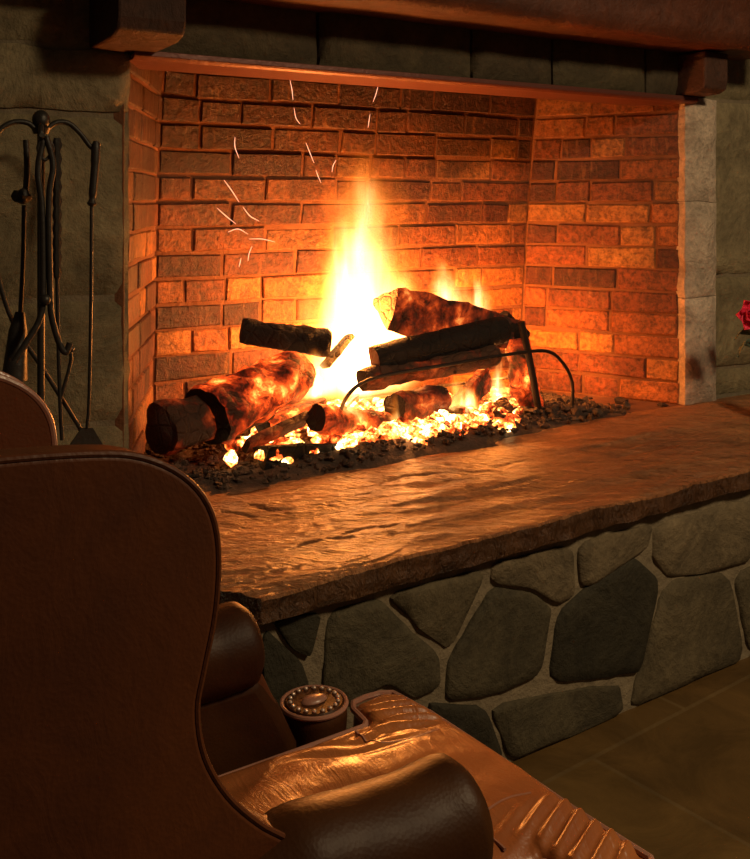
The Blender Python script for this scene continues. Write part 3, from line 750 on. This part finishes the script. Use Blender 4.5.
# long poker leaning across behind
lp = empty('leaning_poker', T(40, 380, bt+.03), 'black poker leaning diagonally across the foot of the tool stand', 'poker')
b6 = bt+.06
bar('shaft', [T(-6, 262, b6), T(12, 320, b6), T(45, 372, b6), T(80, 428, b6)], .0048, lp, 'tool')
m = MB(); m.tube([T(80, 428, b6), T(83, 434, b6)], [.006, .003], 8); m.build('tip', M['tool'], lp)
# ------------------------------------------------------------------ flowers by the right jamb
fo = fl(778, 421, HEARTH); fo.z = HEARTH+.003
fv = empty('flower_vase', fo, 'red flower in a dark vase standing on the hearth by the right wall', 'flowers')
m = MB(); m.lathe([(.035, 0), (.05, .02), (.055, .07), (.035, .13), (.022, .16), (.03, .175), (.026, .172)], tuple(fo)); m.build('vase', M['vase'], fv)
def dd(x, y, d=fo.y): return V3(((x-375)/F*d, d, CAMZ-(y-HZ)/F*d))
def bloom(c, r, par):
    m = MB(); rn = random.Random(int(c.z*1000))
    for L_ in range(3):
        for k in range(6):
            th = k*math.pi/3+L_*.5; el = .25+.5*L_; q = r*(1-.24*L_)
            ax = V3((math.cos(th)*math.cos(el), -math.sin(el)*.8, math.sin(th)*math.cos(el))).normalized()
            sd = ax.cross(V3((0, -1, 0))).normalized(); up = sd.cross(ax)
            vs = []; fs = []
            for i in range(6):
                t = i/5; wd = q*.48*math.sin(math.pi*min(1, t*.85+.12))
                for j in range(5):
                    s = j/2-1; vs.append(c+ax*q*t+sd*wd*s+up*(q*.25*(s*s)*1+q*.15*t*t))
            for i in range(5):
                for j in range(4): a = i*5+j; fs.append((a, a+1, a+6, a+5))
            m.add(vs, fs)
    o = m.build('flower', M['petal'], par); s = o.modifiers.new('thick', 'SOLIDIFY'); s.thickness = .0012
bloom(dd(750, 314), .052, fv); bloom(dd(778, 296), .045, fv)
bar('stem', [dd(778, 372), dd(768, 345), dd(752, 318)], .0028, fv, 'leaf'); bar('stem', [dd(779, 372), dd(780, 330), dd(779, 298)], .0028, fv, 'leaf')
for (a, b_, c_) in (((758, 350), (745, 342), (738, 358)), ((752, 335), (742, 331), (735, 340)), ((770, 350), (785, 340), (795, 345))):
    m = MB(); P = bez([dd(*a), dd(*b_), dd(*c_)], 5); n = len(P); vs = []; fs = []
    for i, p in enumerate(P):
        wd = .016*math.sin(math.pi*(i+.3)/(n+.3)); vs += [p+V3((.4, -.6, .7))*wd, p+V3((0, .006, 0)), p-V3((.4, -.6, .7))*wd]
    for i in range(n-1): fs += [(3*i, 3*i+1, 3*i+4, 3*i+3), (3*i+1, 3*i+2, 3*i+5, 3*i+4)]
    m.add(vs, fs); o = m.build('leaf', M['leaf'], fv); s = o.modifiers.new('thick', 'SOLIDIFY'); s.thickness = .0012
# ------------------------------------------------------------------ wing chair
ch = empty('wing_chair', (-.2528, 1.0113, 0), 'brown leather wing chair in the foreground facing the hearth, with nail-trimmed arm fronts', 'armchair', rz=math.atan2(.561, .828), local=True)
HW = .231
def L3(t, y, z): return V3((t, y, z))
prof = [(-.40, .10), (-.43, .50), (-.47, .86), (-.455, .895), (-.42, .905), (-.30, .912), (-.178, .909), (-.104, .904), (-.0645, .896), (-.031, .877), (-.009, .850), (0, .815), (-.002, .766), (-.012, .72), (-.018, .689), (-.012, .65), (.008, .612), (.036, .580), (.06, .560), (.16, .52), (.262, .47), (.285, .42), (.29, .10)]
def smooth_open(P, n=4):
    Q = bez([(a, 0, b) for a, b in P], n); return [(p.x, p.z) for p in Q]
prof0 = prof
pr = [prof[0]]+smooth_open(prof[1:19], 4)+prof[19:]
for s in (-1, 1):
    m = MB(); y0, y1 = s*(HW+.012), s*(HW-.030)
    sh_ = -.011; m.prism([(p[0]+(sh_ if p[1] > .56 else 0), p[1]) for p in pr], lambda t, y, z: (t, y, z), y0, y1)
    o = m.build('side_wing', M['leather'], ch, bevel=.013, bseg=4, angle=50)
    # piping along the edge, outer and inner
    m = MB(); P = [(p[0], s*(HW+.010), p[1]) for p in pr[2:-4]]; m.tube([V3((a+(sh_ if c > .56 else 0), b, c)) for a, b, c in P], .0042 if s > 0 else .0028, 8)
    m.build('piping', M['piping'] if s > 0 else M['leather'], o); bpy.context.view_layer.update()
    if s > 0:
        m = MB(); m.tube([V3((p[0]-.001+(sh_ if p[1] > .56 else 0), s*(HW-.028), p[1]-.001)) for p in pr[2:-4]], .004, 8); m.build('piping', M['piping'], o)
    # rolled arm pad
    m = MB(); n = 26; vs = []; seg = 28
    pts = []; rr = []
    for i in range(n+1):
        k = i/n; t = .015+.250*k; pts.append(V3((t, s*(HW-.004), .508-.004*k+.004*math.sin(k*7))))
        rr.append(.056*min(1, math.sqrt(max(0.02, 1-max(0, (k-.90)/.10)**2)) if k > .9 else 1)*(.75+.25*min(1, k*5)))
    m.tube(pts, rr, seg, sq=1.0, wob=.03)
    m.build('arm_pad', M['leather_dark'], ch, angle=70)
    m = MB(); m.prism([(.0, .12), (.322, .12), (.318, .36), (.290, .42), (.258, .47), (.0, .47)], lambda t, y, z: (t, y, z), s*(HW+.030), s*(HW-.036)); m.build('arm_panel', M['leather_dark'], ch, bevel=.02, bseg=4, angle=50)
    # front post with nail-trimmed top
    zt_ = .392; ct = .362; cy = s*(HW+.006)
    m = MB(); m.lathe([(.040, .10), (.043, .2), (.045, zt_-.05), (.047, zt_-.02), (.046, zt_-.008), (.040, zt_)], (ct, cy, 0), 32); po = m.build('arm_post', M['leather_dark'], ch)
    m = MB(); m.tube([V3((ct+.0455*math.cos(a), cy+.0455*math.sin(a), zt_-.004)) for a in [2*math.pi*i/40 for i in range(41)]], .0035, 8, cap=False); m.build('piping', M['piping'], po)
    for i in range(18):
        a = 2*math.pi*i/18; m = MB(); m.ball((ct+.034*math.cos(a), cy+.034*math.sin(a), zt_+.001), .0034, 6, (1, 1, .8)); m.build('nail', M['nail'], po)
    m = MB(); m.ball((ct, cy, zt_), .017, 8, (1.2, .75, .35)); m.build('button', M['piping'], po)
# back, seat, legs
m = MB(); m.prism([(-.46, .12), (-.36, .12), (-.39, .80), (-.41, .87), (-.44, .895), (-.485, .885), (-.50, .84)], lambda t, y, z: (t, y, z), -HW+.02, HW-.02); m.build('back', M['leather'], ch, bevel=.015, bseg=3)
m = MB(); m.prism([(-.37, .36), (-.25, .37), (-.235, .50), (-.27, .70), (-.31, .84), (-.36, .86), (-.385, .80)], lambda t, y, z: (t, y, z), -HW+.035, HW-.035); m.build('back_cushion', M['leather_seat'], ch, bevel=.03, bseg=4, angle=60)
m = MB(); m.prism([(-.40, .12), (.44, .12), (.45, .14), (.45, .285), (-.40, .285)], lambda t, y, z: (t, y, z), -HW+.035, HW-.035); m.build('seat_frame', M['leather_dark'], ch, bevel=.01)
for t_, y_ in ((-.36, -.17), (-.36, .17), (.40, -.17), (.40, .17)):
    m = MB(); m.lathe([(.014, .0), (.018, .02), (.026, .09), (.028, .125)], (t_, y_, 0), 16); m.build('leg', M['wood'], ch)
# seat cushion, T shaped
out = [(-.30, -.165), (-.30, .165), (.0, .168), (.30, .170), (.405, .172), (.413, .180), (.418, .22), (.428, .236), (.45, .240), (.475, .238), (.492, .228), (.502, .15), (.506, 0), (.506, -.12), (.51, -.20), (.512, -.235), (.50, -.250), (.47, -.255), (.437, -.250), (.424, -.238), (.416, -.20), (.411, -.175), (.40, -.170), (.30, -.168), (.0, -.166)]
def resample(P, step=.008):
    R = []
    for i in range(len(P)):
        a, b = P[i], P[(i+1) % len(P)]; L_ = math.hypot(b[0]-a[0], b[1]-a[1]); n = max(1, int(L_/step))
        for k in range(n): R.append((a[0]+(b[0]-a[0])*k/n, a[1]+(b[1]-a[1])*k/n))
    return R
out = resample(out, .004); n = len(out); cc = (.455, 0.0); rings = [i/75*.96 for i in range(76)]+[.97, .98, .99, .996, 1.0]
ZC = .352
def cush_z(t, y, k):
    e = max(0, 1-k**9)**.5
    edge = .028*e
    crown = .020*math.exp(-((y)/.16)**2)*max(0, 1-((t-.18)/.36)**2)
    wv = 0
    # pleats on the ears
    ear = max(0, min(1, (abs(y)-.098)/.02))*max(0, min(1, (t-.375)/.02))
    wv += ear*.0042*math.sin((t*.42+abs(y)*.9)*300)*max(.25, min(1, (t-.39)/.07))
    # creases running across the seat where the arm presses in
    for (y0, t0, am, wd, ln, sl) in ((-.10, .22, .016, .012, .12, .25), (-.055, .25, .012, .009, .09, .35), (.15, .40, .008, .007, .05, 0), (-.03, .16, .012, .013, .13, .30), (-.075, .12, .013, .015, .14, .22), (.02, .26, .006, .012, .10, .1), (.135, .36, .008, .010, .08, -.9), (.105, .33, .006, .010, .09, -.7)):
        dy = (y-y0)-sl*(t-t0)*.4+.008*math.sin(t*40); wv -= am*math.exp(-(dy/wd)**2)*math.exp(-((t-t0)/ln)**2)
    wv += noise.noise(V3((t*9, y*22, 1)))*.004+noise.noise(V3((t*26, y*40, 3)))*.0010
    return ZC+edge+crown+wv*e
m = MB(); vs = []; fs = []
for k in rings[1:]:
    for (t, y) in out:
        tt = cc[0]+(t-cc[0])*k; yy = cc[1]+(y-cc[1])*k; vs.append((tt, yy, cush_z(tt, yy, k)))
vs.append((cc[0], cc[1], cush_z(cc[0], cc[1], 0))); R_ = len(rings)-1
for r in range(R_-1):
    for i in range(n): i2 = (i+1) % n; fs.append((r*n+i, r*n+i2, (r+1)*n+i2, (r+1)*n+i))
for i in range(n): fs.append((R_*n, (i+1) % n, i))
base = len(vs)
for k, z in ((1.008, ZC-.02), (1.004, ZC-.05), (.98, ZC-.068)):
    for (t, y) in out: vs.append((cc[0]+(t-cc[0])*k, y*k, z))
prev = (R_-1)*n
for r in range(3):
    for i in range(n): i2 = (i+1) % n; fs.append((prev+i, prev+i2, base+r*n+i2, base+r*n+i))
    prev = base+r*n
fs.append(tuple(prev+i for i in range(n))); m.add(vs, fs)
cu = m.build('seat_cushion', M['leather_seat'], ch, angle=80)
m = MB(); m.tube([V3((cc[0]+(t-cc[0])*1.006, y*1.006, ZC+.017)) for t, y in out+out[:1]], .0046, 8, cap=False); m.build('piping', M['piping'], cu)

for sg in (-1, 1):
    m = MB(); P = bez([V3((t, sg*y, 0)) for t, y in ((.376, .150), (.378, .105), (.400, .092), (.440, .086), (.470, .090))], 8)
    m.tube([V3((p.x, p.y, cush_z(p.x, p.y, .8)+.0005)) for i, p in enumerate(P)], .0022, 6); m.build('ear_seam', M['piping'], cu)
